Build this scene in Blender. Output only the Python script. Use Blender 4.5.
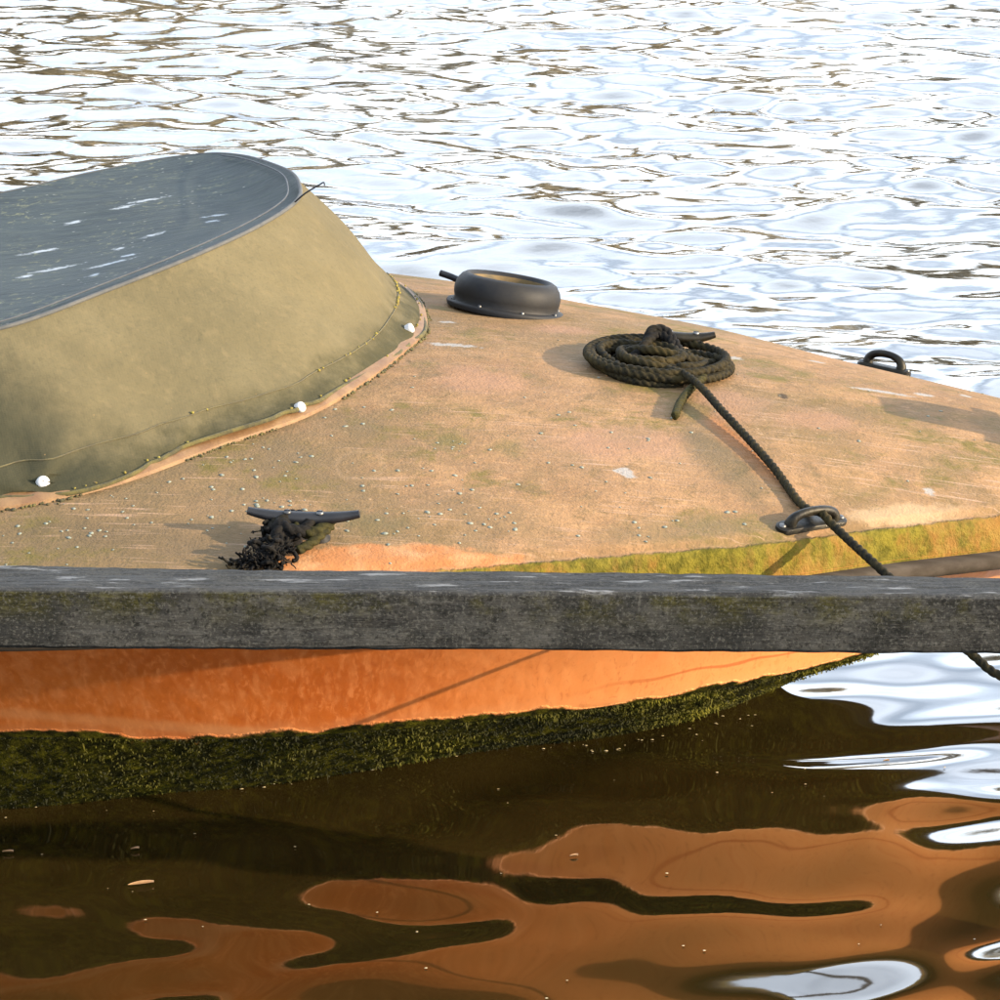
import bpy, bmesh, math, random
import numpy as np
from mathutils import Vector, Matrix, Euler, noise as mnoise
random.seed(7); rng = np.random.default_rng(7)
R = math.radians
for o in list(bpy.data.objects): bpy.data.objects.remove(o)
scene = bpy.context.scene
col = scene.collection
# ------------------------------------------------------------------ camera
CH, PITCH, FOV = 1.70, 18.0, 20.0
cam_d = bpy.data.cameras.new('camera'); cam = bpy.data.objects.new('camera', cam_d); col.objects.link(cam)
cam.location = (0, 0, CH); cam.rotation_euler = (R(90 - PITCH), 0, 0)
cam_d.sensor_fit = 'HORIZONTAL'; cam_d.angle = R(FOV); cam_d.clip_start = 0.05; cam_d.clip_end = 3000
scene.camera = cam
# ------------------------------------------------------------------ sky, sun, exposure
SUN_EL, SUN_AZ = 16.0, 16.0          # from the right (+X), turned SUN_AZ degrees towards the camera
sd = Vector((math.cos(R(SUN_EL)) * math.cos(R(SUN_AZ)), -math.cos(R(SUN_EL)) * math.sin(R(SUN_AZ)), math.sin(R(SUN_EL))))
world = bpy.data.worlds.new('World'); scene.world = world; world.use_nodes = True
wn = world.node_tree; wn.nodes.clear()
wo = wn.nodes.new('ShaderNodeOutputWorld'); wb = wn.nodes.new('ShaderNodeBackground'); sk = wn.nodes.new('ShaderNodeTexSky')
sk.sky_type = 'NISHITA'; sk.sun_disc = False; sk.sun_elevation = R(SUN_EL); sk.sun_rotation = R(90 + SUN_AZ)
sk.air_density = 1.0; sk.dust_density = 2.5; sk.ozone_density = 1.0
wb.inputs['Strength'].default_value = 0.15
# broken veil of white cloud over the whole sky (direction projected on a flat cloud layer)
def wnode(t, **kw):
    n = wn.nodes.new(t)
    for k, v in kw.items(): setattr(n, k, v)
    return n
tcw = wnode('ShaderNodeTexCoord'); sx = wnode('ShaderNodeSeparateXYZ'); wn.links.new(tcw.outputs['Generated'], sx.inputs[0])
zc_ = wnode('ShaderNodeMath', operation='MAXIMUM'); wn.links.new(sx.outputs[2], zc_.inputs[0]); zc_.inputs[1].default_value = 0.0
za_ = wnode('ShaderNodeMath', operation='ADD'); wn.links.new(zc_.outputs[0], za_.inputs[0]); za_.inputs[1].default_value = 0.12
dv = wnode('ShaderNodeVectorMath', operation='DIVIDE'); wn.links.new(tcw.outputs['Generated'], dv.inputs[0])
cmb = wnode('ShaderNodeCombineXYZ')
for i in (0, 1): wn.links.new(za_.outputs[0], cmb.inputs[i])
cmb.inputs[2].default_value = 1.0
wn.links.new(cmb.outputs[0], dv.inputs[1])
cn = wnode('ShaderNodeTexNoise'); wn.links.new(dv.outputs[0], cn.inputs['Vector'])
cn.inputs['Scale'].default_value = 1.1; cn.inputs['Detail'].default_value = 7; cn.inputs['Roughness'].default_value = .58
cr = wnode('ShaderNodeMapRange', interpolation_type='SMOOTHSTEP'); wn.links.new(cn.outputs[0], cr.inputs[0])
for i, v in enumerate((.34, .64, .25, 1.0)): cr.inputs[i + 1].default_value = v
cm = wnode('ShaderNodeMix', data_type='RGBA'); wn.links.new(cr.outputs[0], cm.inputs[0]); wn.links.new(sk.outputs[0], cm.inputs[6])
gz = wnode('ShaderNodeValToRGB'); wn.links.new(zc_.outputs[0], gz.inputs[0])     # hazy cloud: brightest low down, bluer overhead
for e_, (p_, c_) in zip((gz.color_ramp.elements[0], gz.color_ramp.elements.new(.3), gz.color_ramp.elements.new(.6), gz.color_ramp.elements[-1]), ((0., (1., 1., 1.)), (.3, (.58, .66, .78)), (.6, (.46, .52, .60)), (1., (.30, .35, .42)))): e_.position = p_; e_.color = (*c_, 1)
cs = wnode('ShaderNodeVectorMath', operation='SCALE'); wn.links.new(gz.outputs[0], cs.inputs[0]); cs.inputs['Scale'].default_value = 13.5
wn.links.new(cs.outputs[0], cm.inputs[7])
wn.links.new(cm.outputs[2], wb.inputs[0]); wn.links.new(wb.outputs[0], wo.inputs[0])
sun_d = bpy.data.lights.new('sun', 'SUN'); sun = bpy.data.objects.new('sun', sun_d); col.objects.link(sun)
sun_d.energy = 5.0; sun_d.angle = R(0.6); sun_d.color = (1.0, 0.80, 0.55)
sun.rotation_euler = (-sd).to_track_quat('-Z', 'Y').to_euler(); sun.location = (6, -1, 4)
scene.view_settings.view_transform = 'Standard'; scene.view_settings.look = 'None'
scene.view_settings.exposure = 1.95; scene.view_settings.gamma = 1.0
scene.view_settings.use_curve_mapping = False
scene.render.engine = 'CYCLES'
cy = scene.cycles; cy.max_bounces = 5; cy.diffuse_bounces = 2; cy.glossy_bounces = 3; cy.transmission_bounces = 1; cy.caustics_reflective = False; cy.caustics_refractive = False
# ------------------------------------------------------------------ helpers: maths
FPX = 500 / math.tan(R(FOV / 2)); cp, sp = math.cos(R(PITCH)), math.sin(R(PITCH))
def ray(px, py):
    u, v = (px - 500) / FPX, (500 - py) / FPX
    return np.array([u, cp + v * sp, -sp + v * cp])
def at_z(px, py, z):
    d = ray(px, py); k = (z - CH) / d[2]; return np.array([0, 0, CH]) + d * k
def at_y(px, py, y):
    d = ray(px, py); return np.array([0, 0, CH]) + d * (y / d[1])
def herm(xs, ys):
    xs = np.array(xs, float); ys = np.array(ys, float)
    dl = np.diff(ys) / np.diff(xs); m = np.zeros_like(ys); m[0] = dl[0]; m[-1] = dl[-1]
    for i in range(1, len(xs) - 1):
        if dl[i-1] * dl[i] > 0:
            h0, h1 = xs[i] - xs[i-1], xs[i+1] - xs[i]; w1, w2 = 2*h1 + h0, h1 + 2*h0
            m[i] = (w1 + w2) / (w1 / dl[i-1] + w2 / dl[i])
    def f(x):
        x = np.clip(np.asarray(x, float), xs[0], xs[-1]); i = np.clip(np.searchsorted(xs, x) - 1, 0, len(xs) - 2)
        h = xs[i+1] - xs[i]; t = (x - xs[i]) / h
        return ((2*t**3 - 3*t**2 + 1)*ys[i] + (t**3 - 2*t**2 + t)*h*m[i] + (-2*t**3 + 3*t**2)*ys[i+1] + (t**3 - t**2)*h*m[i+1])
    return f
def catmull(P, n):
    P = np.array(P, float); d = np.r_[0, np.cumsum(np.linalg.norm(np.diff(P, axis=0), axis=1)**0.5)]
    T = np.gradient(P, d, axis=0); s = np.linspace(0, d[-1], n); i = np.clip(np.searchsorted(d, s) - 1, 0, len(P) - 2)
    h = (d[i+1] - d[i]); t = ((s - d[i]) / h)[:, None]; h = h[:, None]
    return (2*t**3 - 3*t**2 + 1)*P[i] + (t**3 - 2*t**2 + t)*h*T[i] + (-2*t**3 + 3*t**2)*P[i+1] + (t**3 - t**2)*h*T[i+1]
def resample(P, step):
    P = np.array(P); d = np.r_[0, np.cumsum(np.linalg.norm(np.diff(P, axis=0), axis=1))]
    n = max(3, int(d[-1] / step)); s = np.linspace(0, d[-1], n)
    return np.stack([np.interp(s, d, P[:, k]) for k in range(3)], 1)
def vnoise(P, sc=1.0, off=0.0):
    return np.array([mnoise.noise(Vector((p[0]*sc + off, p[1]*sc - off, p[2]*sc + 3*off))) for p in P])
# ------------------------------------------------------------------ helpers: objects
def tag(o, label=None, cat=None, group=None, kind=None):
    if label: o['label'] = label
    if cat: o['category'] = cat
    if group: o['group'] = group
    if kind: o['kind'] = kind
    return o
def empty(name, loc, label, cat, group=None):
    o = bpy.data.objects.new(name, None); col.objects.link(o); o.location = loc; o.empty_display_size = 0.1
    return tag(o, label, cat, group)
def link(o, parent=None):
    col.objects.link(o)
    if parent is not None:
        o.parent = parent
        off = Vector((0, 0, 0)); p = parent
        while p is not None: off -= p.location; p = p.parent
        o.location = off          # child's own frame stays the world's, whatever its parents' positions
    return o
def mesh(name, V, F, mat, parent=None, smooth=True, kind=None, attrs=None, auto=None):
    me = bpy.data.meshes.new(name); V = np.asarray(V, np.float32)
    if isinstance(F, np.ndarray) and F.ndim == 2:
        n, k = F.shape
        me.vertices.add(len(V)); me.vertices.foreach_set('co', V.ravel())
        me.loops.add(n * k); me.loops.foreach_set('vertex_index', F.astype(np.int32).ravel())
        me.polygons.add(n); me.polygons.foreach_set('loop_start', np.arange(0, n*k, k, dtype=np.int32))
        me.update(calc_edges=True); me.validate()
    else:
        me.from_pydata([tuple(v) for v in V.tolist()], [], [tuple(int(i) for i in f) for f in F]); me.update()
    if attrs:
        for k_, a in attrs.items():
            at = me.attributes.new(k_, 'FLOAT', 'POINT'); at.data.foreach_set('value', np.asarray(a, np.float32))
    me.polygons.foreach_set('use_smooth', [smooth] * len(me.polygons))
    me.materials.append(mat)
    o = bpy.data.objects.new(name, me); link(o, parent)
    if auto is not None: me.set_sharp_from_angle(angle=R(auto))
    if kind: o['kind'] = kind
    return o
def grid_faces(n, m, closed=False):
    i, j = np.meshgrid(np.arange(n - 1), np.arange(m if closed else m - 1), indexing='ij'); j2 = (j + 1) % m
    return np.stack([i*m + j, i*m + j2, (i+1)*m + j2, (i+1)*m + j], -1).reshape(-1, 4)
def frames(P):
    T = np.gradient(P, axis=0); T /= np.linalg.norm(T, axis=1)[:, None] + 1e-12
    up = np.array([0, 0, 1.0]); 
    if abs(T[0] @ up) > .9: up = np.array([1.0, 0, 0])
    n = np.cross(T[0], up); n /= np.linalg.norm(n); Ns = [n]
    for t in T[1:]:
        n = Ns[-1] - t * (Ns[-1] @ t); Ns.append(n / np.linalg.norm(n))
    Ns = np.array(Ns); return T, Ns, np.cross(T, Ns)
def tube(P, r, ns=10, lobes=0, pitch=0.05, depth=0.34, ends=True):
    """swept tube; lobes > 0 gives laid rope of that many strands"""
    P = np.asarray(P, float); T, N, B = frames(P); n = len(P)
    s = np.r_[0, np.cumsum(np.linalg.norm(np.diff(P, axis=0), axis=1))]
    r = np.broadcast_to(np.asarray(r, float), (n,))
    a = np.linspace(0, 2*np.pi, ns, endpoint=False)
    rr = r[:, None] * np.ones(ns)
    if lobes:
        ph = a[None] * lobes - s[:, None] / pitch * 2 * np.pi
        rr = r[:, None] * (1 - depth + depth * np.abs(np.cos(ph / 2))**0.7 * 1.0)
    V = P[:, None] + rr[..., None] * (np.cos(a)[None, :, None] * N[:, None] + np.sin(a)[None, :, None] * B[:, None])
    V = V.reshape(-1, 3); F = grid_faces(n, ns, True).tolist()
    if ends: F.append(list(range(ns))[::-1]); F.append(list(range((n-1)*ns, n*ns)))
    return V, F
def merge(parts):
    V = []; F = []; o = 0
    for v, f in parts:
        V.append(np.asarray(v)); F += [[i + o for i in q] for q in (f.tolist() if isinstance(f, np.ndarray) else f)]; o += len(v)
    return np.concatenate(V), F
def lathe(prof, ns=40):
    """prof: list of (r, z)"""
    a = np.linspace(0, 2*np.pi, ns, endpoint=False); pr = np.array(prof)
    V = np.stack([pr[:, 0, None]*np.cos(a), pr[:, 0, None]*np.sin(a), np.repeat(pr[:, 1, None], ns, 1)], -1).reshape(-1, 3)
    return V, grid_faces(len(pr), ns, True).tolist()
def basis(pos, nrm, xdir):
    n = np.array(nrm, float); n /= np.linalg.norm(n); x = np.array(xdir, float); x -= n * (x @ n); x /= np.linalg.norm(x)
    y = np.cross(n, x); M = np.stack([x, y, n], 1)
    return lambda V: np.asarray(V) @ M.T + np.array(pos)
# ------------------------------------------------------------------ helpers: materials
class M:
    def __init__(s, name):
        s.mat = bpy.data.materials.new(name); s.mat.use_nodes = True; s.t = s.mat.node_tree
        s.b = s.t.nodes['Principled BSDF']; s.tc = s.t.nodes.new('ShaderNodeTexCoord'); s.co = s.tc.outputs['Object']
    def set(s, n, i, v):
        sk_ = n.inputs[i]
        if isinstance(v, bpy.types.NodeSocket): s.t.links.new(v, sk_)
        else:
            if hasattr(sk_.default_value, '__len__') and not hasattr(v, '__len__'): v = (v,) * len(sk_.default_value)
            if hasattr(v, '__len__') and len(sk_.default_value) == 4 and len(v) == 3: v = (*v, 1)
            sk_.default_value = v
    def map(s, scale=(1,1,1), rot=(0,0,0), loc=(0,0,0), co=None):
        n = s.t.nodes.new('ShaderNodeMapping'); s.set(n, 'Vector', co or s.co)
        n.inputs['Scale'].default_value = scale; n.inputs['Rotation'].default_value = rot; n.inputs['Location'].default_value = loc
        return n.outputs[0]
    def noise(s, scale, det=4, rough=.55, co=None, dist=0):
        if co is None:
            key = (scale, det, rough, dist); s.memo = getattr(s, 'memo', {})
            if key not in s.memo: s.memo[key] = s.noise(scale, det, rough, s.co, dist)
            return s.memo[key]
        n = s.t.nodes.new('ShaderNodeTexNoise'); s.set(n, 'Vector', co or s.co)
        n.inputs['Scale'].default_value = scale; n.inputs['Detail'].default_value = det
        n.inputs['Roughness'].default_value = rough; n.inputs['Distortion'].default_value = dist
        return n.outputs[0]
    def voro(s, scale, co=None, feat='F1', out='Distance', rnd=1):
        n = s.t.nodes.new('ShaderNodeTexVoronoi'); s.set(n, 'Vector', co or s.co); n.feature = feat
        n.inputs['Scale'].default_value = scale; n.inputs['Randomness'].default_value = rnd; return n.outputs[out]
    def ramp(s, f, *st):
        n = s.t.nodes.new('ShaderNodeValToRGB'); s.set(n, 0, f); e = n.color_ramp.elements
        st = [(p, (c,)*3 if not hasattr(c, '__len__') else c) for p, c in st]
        while len(e) < len(st): e.new(.5)
        for k, (p, c) in zip(e, st): k.position = p; k.color = (*c, 1)
        return n.outputs[0]
    def ss(s, f, a, b, lo=0., hi=1.):
        n = s.t.nodes.new('ShaderNodeMapRange'); n.interpolation_type = 'SMOOTHSTEP'; s.set(n, 0, f)
        for i, v in enumerate((a, b, lo, hi)): n.inputs[i + 1].default_value = v
        return n.outputs[0]
    def m(s, op, a, b=0., c=None):
        n = s.t.nodes.new('ShaderNodeMath'); n.operation = op; s.set(n, 0, a); s.set(n, 1, b)
        if c is not None: s.set(n, 2, c)
        return n.outputs[0]
    def mix(s, f, a, b, mode='MIX'):
        n = s.t.nodes.new('ShaderNodeMix'); n.data_type = 'RGBA'; n.blend_type = mode
        s.set(n, 0, f); s.set(n, 6, a); s.set(n, 7, b); return n.outputs[2]
    def xyz(s, co=None):
        n = s.t.nodes.new('ShaderNodeSeparateXYZ'); s.set(n, 0, co or s.co); return n.outputs
    def attr(s, name):
        n = s.t.nodes.new('ShaderNodeAttribute'); n.attribute_name = name; return n.outputs['Fac']
    def patch(s, c, r, rot=0., edge=.5, wob=.5, wsc=18, fac=1.0):
        """irregular mark on the deck with a shape of its own: centre (x, y), radii, heading"""
        n = s.t.nodes.new('ShaderNodeMapping'); n.vector_type = 'TEXTURE'; s.set(n, 'Vector', s.co)
        n.inputs['Location'].default_value = (c[0], c[1], 0); n.inputs['Rotation'].default_value = (0, 0, rot)
        n.inputs['Scale'].default_value = (r[0], r[1], 1e4)
        v = s.t.nodes.new('ShaderNodeVectorMath'); v.operation = 'LENGTH'; s.set(v, 0, n.outputs[0])
        d = s.m('ADD', v.outputs['Value'], s.m('MULTIPLY', s.m('SUBTRACT', s.noise(wsc, 4, .6), .5), wob * 2))
        return s.ss(d, 1.0, 1.0 - edge, 0., fac)
    def bump(s, h, st, dist, nrm=None):
        n = s.t.nodes.new('ShaderNodeBump'); n.inputs['Strength'].default_value = st; n.inputs['Distance'].default_value = dist
        s.set(n, 'Height', h)
        if nrm is not None: s.set(n, 'Normal', nrm)
        return n.outputs[0]
    def out(s, colr=None, rough=None, nrm=None, **kw):
        if colr is not None: s.set(s.b, 'Base Color', colr)
        if rough is not None: s.set(s.b, 'Roughness', rough)
        if nrm is not None: s.set(s.b, 'Normal', nrm)
        for k, v in kw.items(): s.set(s.b, k.replace('_', ' '), v)
        return s.mat
# ------------------------------------------------------------------ boat lines (x forward/right, y away, z up)
XB = 1.15
axis = lambda x: 4.30 - .107 * np.asarray(x)
hw = herm([-3.5, -2.4, -1.4, -.637, -.0916, .215, .375, .571, .717, .90, 1.02, 1.10, 1.135, XB],
          [.98, 1.06, 1.03, .965, .81, .671, .59, .454, .363, .245, .155, .085, .045, .0])
ze = herm([-3.5, -.64, -.09, .215, .375, .571, .717, XB], [.455, .47, .464, .452, .444, .43, .42, .39])
crown = herm([-3.5, -.6, 0, .7, XB], [.09, .09, .08, .05, .0])
hwc = herm([-3.5, -1.6, -.75, -.31, .22, .59, .80, .98, XB], [.82, .81, .70, .59, .38, .175, .06, .012, .0])     # chine half width
zc = herm([-3.5, -.75, -.31, .22, .59, .80, .98, 1.10, XB], [.14, .153, .128, .122, .140, .222, .292, .335, .345])        # chine height
zk = herm([-3.5, -.5, 0, .3, .45, .6, .78, .98, 1.10, XB], [-.42, -.36, -.2, -.09, .0, .09, .195, .282, .33, .342])
pbot = herm([-3.5, -.75, -.3, .2, XB], [.62, .66, .90, 1.0, 1.0])
def z_deck(x, y):
    h = max(float(hw(x)), 1e-4); t = min(1., abs((y - float(axis(x))) / h)); return float(ze(x) + crown(x) * (1 - t*t))
def n_deck(x, y, e=.01):
    return np.array([-(z_deck(x+e, y) - z_deck(x-e, y)) / (2*e), -(z_deck(x, y+e) - z_deck(x, y-e)) / (2*e), 1.0])
def on_deck(px, py, dz=0.):
    z = .47
    for _ in range(25):
        p = at_z(px, py, z); z = .5*z + .5*(z_deck(p[0], p[1]) + dz)
    return at_z(px, py, z)
D = lambda px, py: tuple(on_deck(px, py)[:2])
# ------------------------------------------------------------------ materials
def mk_water():
    a = M('river_water')
    n1 = a.noise(6, 3, .5, a.map((1, 1.5, 1))); n2 = a.noise(30, 2, .5, a.map((1, 1.5, 1)))
    y = a.xyz()[1]
    amp = a.ss(y, 4.2, 6.0, 0.07, 1.0)
    h = a.m('MULTIPLY', a.m('ADD', n1, a.m('MULTIPLY', n2, .30)), amp)
    silt = a.mix(a.noise(1.3, 3), (.010, .0066, .0016), (.015, .0098, .0026))
    return a.out(silt, .055, a.bump(h, .26, .006), IOR=2.2)
def mk_deck():
    a = M('deck_paint')
    big = a.noise(3.2, 5, .6); mid = a.noise(11, 6, .62); fine = a.noise(70, 4, .6)
    blot = a.noise(19, 9, .74, None, .6); speck = a.noise(150, 4, .65)
    grain = a.noise(24, 7, .7, a.map((1, 3.4, 1), (0, 0, .38)), 1.6)
    c = a.mix(a.ss(big, .35, .65), (0.1262, 0.07004, 0.03166), (0.1503, 0.08723, 0.0427))
    c = a.mix(a.ss(mid, .42, .62, 0, .8), c, (0.1771, 0.1031, 0.05006))
    c = a.mix(a.ss(grain, .52, .66, 0, .6), c, (0.2214, 0.1282, 0.06037))
    c = a.mix(a.ss(a.noise(2.6, 7, .68, a.map(loc=(8, 5, 0))), .46, .60, 0, .55), c, (.080, .056, .026))
    c = a.mix(a.ss(blot, .50, .66, 0, .85), c, (0.08589, 0.05419, 0.02283))
    c = a.mix(a.ss(a.noise(5.5, 8, .7, a.map(loc=(3, 1, 0))), .47, .62, 0, .7), c, (0.09394, 0.06079, 0.02651))
    c = a.mix(a.ss(speck, .54, .70, 0, .45), c, (0.06039, 0.03965, 0.01914))
    c = a.mix(a.ss(a.noise(95, 5, .7, a.map(loc=(7, 3, 0))), .60, .70, 0, .6), c, (0.2349, 0.152, 0.08835))
    # grime creeping in from the cover towards the bow
    x, y, z = a.xyz()
    dirt = a.m('ADD', a.ss(x, .30, -.65), a.m('MULTIPLY', a.m('SUBTRACT', a.noise(7, 8, .7), .5), 1.6))
    c = a.mix(a.ss(dirt, .25, .95, 0, .66), c, (0.07381, 0.05286, 0.02651))
    # faint green algae
    alg = a.m('MULTIPLY', a.ss(a.noise(4.2, 8, .74, a.map(loc=(5, 2, 0))), .49, .63), a.ss(blot, .40, .58))
    c = a.mix(a.m('MULTIPLY', alg, .75), c, (0.06442, 0.05286, 0.008835))
    # ring-shaped water marks
    for px, py, rx in ((480, 345, .05), (640, 300, .04), (775, 428, .035), (360, 465, .04)):
        ring = a.m('MULTIPLY', a.patch(D(px, py), (rx, rx*1.5), 0, .25, .35, 26), a.m('SUBTRACT', 1., a.patch(D(px, py), (rx*.85, rx*1.28), 0, .25, .35, 26)))
        c = a.mix(a.m('MULTIPLY', ring, .2), c, (0.208, 0.1388, 0.08099))
    # worn scratches (pale)
    sc = a.ss(a.noise(9, 3, .5, a.map((1, 26, 1), (0, 0, .5))), .60, .66, 0, .7)
    c = a.mix(a.m('MULTIPLY', sc, a.ss(mid, .45, .6)), c, (0.1933, 0.124, 0.08034))
    sc2 = a.ss(a.noise(8, 3, .5, a.map((1, 30, 1), (0, 0, -.4), (4, 0, 0))), .61, .66, 0, .7)
    c = a.mix(a.m('MULTIPLY', sc2, a.ss(big, .45, .6)), c, (0.2021, 0.1327, 0.08997))
    # pinkish bare patches
    for px, py, rx, ry in ((720, 405, .10, .10), (560, 330, .07, .06), (620, 440, .14, .10), (480, 380, .10, .09), (815, 420, .1, .06)):
        c = a.mix(a.patch(D(px, py), (rx, ry), .3, .7, .7, 14, .55), c, (0.1758, 0.09518, 0.05784))
    # orange where a rope has rubbed, and where the old paint shows at the edge
    pa, pb = D(702, 408), D(800, 505)
    ang = math.atan2(pb[1] - pa[1], pb[0] - pa[0]); L = math.dist(pa, pb)
    c = a.mix(a.patch(((pa[0]+pb[0])/2 - .008, (pa[1]+pb[1])/2), (L*.52, .028), ang, .6, .45, 30, .5), c, (0.2109, 0.07498, 0.0241))
    # rope's shadow beside the rubbed strip, painted in grey-green
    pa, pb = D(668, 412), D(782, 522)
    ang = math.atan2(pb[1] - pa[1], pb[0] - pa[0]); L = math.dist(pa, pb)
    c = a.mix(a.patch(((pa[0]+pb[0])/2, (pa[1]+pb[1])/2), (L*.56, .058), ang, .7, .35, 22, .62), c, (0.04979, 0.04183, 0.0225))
    c = a.mix(a.patch(D(690, 408), (.045, .07), 0, .6, .5, 30, .6), c, (0.07029, 0.05769, 0.01606))
    c = a.mix(a.patch(D(452, 440), (.035, .05), 0, .8, .8, 40, .6), c, (0.06444, 0.05479, 0.01285))
    c = a.mix(a.patch(D(510, 446), (.03, .05), 0, .8, .8, 40, .45), c, (0.06444, 0.05479, 0.01606))
    c = a.mix(a.patch(D(370, 522), (.10, .07), 0, .8, .8, 30, .6), c, (0.0615, 0.04903, 0.01929))
    c = a.mix(a.patch(D(700, 530), (.25, .05), .3, .8, .8, 20, .45), c, (0.07908, 0.06057, 0.02892))
    c = a.mix(a.patch(D(160, 540), (.25, .08), -.1, .8, .8, 20, .5), c, (0.05858, 0.04183, 0.0225))
    # pale stroke of bare gelcoat near the bow edge
    c = a.mix(a.patch(D(905, 514), (.13, .028), .45, .6, .7, 30, .8), c, (0.205, 0.1415, 0.08034))
    op = a.patch(D(392, 563), (.19, .055), .13, .25, .55, 22, 1.)
    c = a.mix(op, c, a.mix(a.ss(a.noise(30, 4), .4, .7), (.20, .083, .030), (.225, .118, .054)))
    # bird-lime and paint flecks
    for px, py, rx, ry, rt in ((447, 322, .022, .010, -.2), (930, 492, .010, .017, 0), (626, 473, .013, .022, .6), (884, 392, .06, .010, -.1), (925, 395, .02, .012, 0), (966, 396, .012, .012, 0), (733, 358, .018, .014, -.1), (818, 362, .02, .012, -.1), (452, 345, .05, .012, -.1)):
        c = a.mix(a.patch(D(px, py), (rx, ry), rt, .5, 1.0, 75, .85), c, (0.1746, 0.1658, 0.1528))
    c = a.mix(a.patch(D(783, 396), (.010, .018), 0, .5, .4, 60, .8), c, (0.02182, 0.01637, 0.01091))
    # band at the edge: moss over orange
    bd = a.attr('band'); mo = a.noise(16, 6, .7, a.map((1, 1, .45)))
    moss = a.mix(a.ss(a.noise(60, 4, .6), .35, .65), (0.04365, 0.03819, 0.002619), (0.09168, 0.0742, 0.007638))
    rust = a.mix(a.ss(a.noise(38, 4), .4, .65), (0.1135, 0.05674, 0.01091), (0.131, 0.07857, 0.01637))
    g = a.mix(a.ss(a.m('ADD', mo, a.ss(x, .2, .9, .10, -.10)), .40, .60), rust, moss)
    ef = a.ss(a.m('ADD', bd, a.m('MULTIPLY', a.m('SUBTRACT', a.noise(45, 5, .6), .5), .55)), .42, .58)
    xg = D(432, 570)[0]; ef = a.m('MULTIPLY', ef, a.m('SUBTRACT', 1., a.m('MULTIPLY', op, a.ss(x, xg + .03, xg - .02))))
    c = a.mix(ef, c, g)
    hgt = a.m('ADD', a.m('MULTIPLY', mid, .7), a.m('ADD', a.m('MULTIPLY', fine, .5), a.m('MULTIPLY', a.noise(260, 2), .3)))
    hgt = a.m('ADD', hgt, a.m('MULTIPLY', ef, a.noise(120, 4, .7)))
    return a.out(c, a.ss(mid, .3, .7, .7, .9), a.bump(hgt, .8, .005), Specular_IOR_Level=.1)
def mk_hull():
    a = M('hull_paint')
    x, y, z = a.xyz()
    st = a.noise(20, 5, .6, a.map((3.2, 1, .35), (0, .5, 0)), .4); big = a.noise(4, 4, .6)
    c = a.mix(a.ss(big, .3, .7), (0.3034, 0.06718, 0.008359), (0.3684, 0.09534, 0.01486))
    c = a.mix(a.ss(st, .45, .72, 0, .55), c, (0.4334, 0.1473, 0.03947))
    c = a.mix(a.ss(a.noise(55, 4, .6, a.map((2, 1, .3))), .58, .72, 0, .3), c, (0.2384, 0.05201, 0.008359))
    c = a.mix(a.ss(x, -.30, .45, 0, .75), c, (.60, .265, .092))     # paler towards the bow: brightness of the sunlit part painted in
    stk = a.noise(46, 7, .7, a.map((2.6, 1, .20), (0, .45, 0)), .6)
    c = a.mix(a.ss(stk, .50, .66, 0, .65), c, (0.483, 0.1596, 0.045)); c = a.mix(a.ss(stk, .46, .34, 0, .35), c, (0.231, 0.04368, 0.0054))
    p = a.attr('prof')                                            # 0 at the rail, 1 at the chine, 2 at the keel
    red_line = a.ss(a.m('ABSOLUTE', a.m('SUBTRACT', p, a.m('ADD', a.m('MULTIPLY', a.noise(2.5, 3), .5), .58))), .018, .006, 0, .55)
    c = a.mix(a.m('MULTIPLY', red_line, a.ss(x, .05, .3)), c, (0.2709, 0.04334, 0.006966))  # thin darker red line low on the topside, towards the bow
    line = a.m('ADD', p, a.m('MULTIPLY', a.m('SUBTRACT', a.noise(6, 6, .6, a.map((1, 1, .4))), .5), .30))
    fr = a.ss(line, .86, .95, 0, .12)
    scum = a.ss(a.m('ABSOLUTE', a.m('SUBTRACT', a.m('ADD', p, a.m('MULTIPLY', a.m('SUBTRACT', a.noise(9, 5, .65), .5), .06)), a.m('ADD', a.m('MULTIPLY', x, .48), 1.115))), .075, .01, 0, .40)
    c = a.mix(a.m('MULTIPLY', scum, a.ss(x, -.18, -.34)), c, (.44, .20, .075))
    c = a.mix(fr, c, (0.4438, 0.258, 0.129))
    sl = a.ss(line, .955, .985)
    slime = a.mix(a.ss(a.noise(50, 5, .65), .40, .7), (.006, .0062, .001), (.044, .041, .003))
    c = a.mix(sl, c, slime)
    hg = a.m('ADD', a.m('MULTIPLY', a.noise(90, 5, .7), a.m('MULTIPLY', sl, 2.5)), a.m('MULTIPLY', a.noise(30, 4), .12))
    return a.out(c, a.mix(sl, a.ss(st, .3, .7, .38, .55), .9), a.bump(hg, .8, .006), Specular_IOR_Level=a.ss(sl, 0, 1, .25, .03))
def mk_simple(name, c1, c2, sc=30, rough=.6, bump=.3, bd=.003, stretch=(1,1,1), rot=(0,0,0), **kw):
    a = M(name); n = a.noise(sc, 6, .62, a.map(stretch, rot))
    return a.out(a.mix(a.ss(n, .35, .65), c1, c2), rough, a.bump(a.noise(sc*2.2, 5, .6, a.map(stretch, rot)), bump, bd), **kw)
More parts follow.
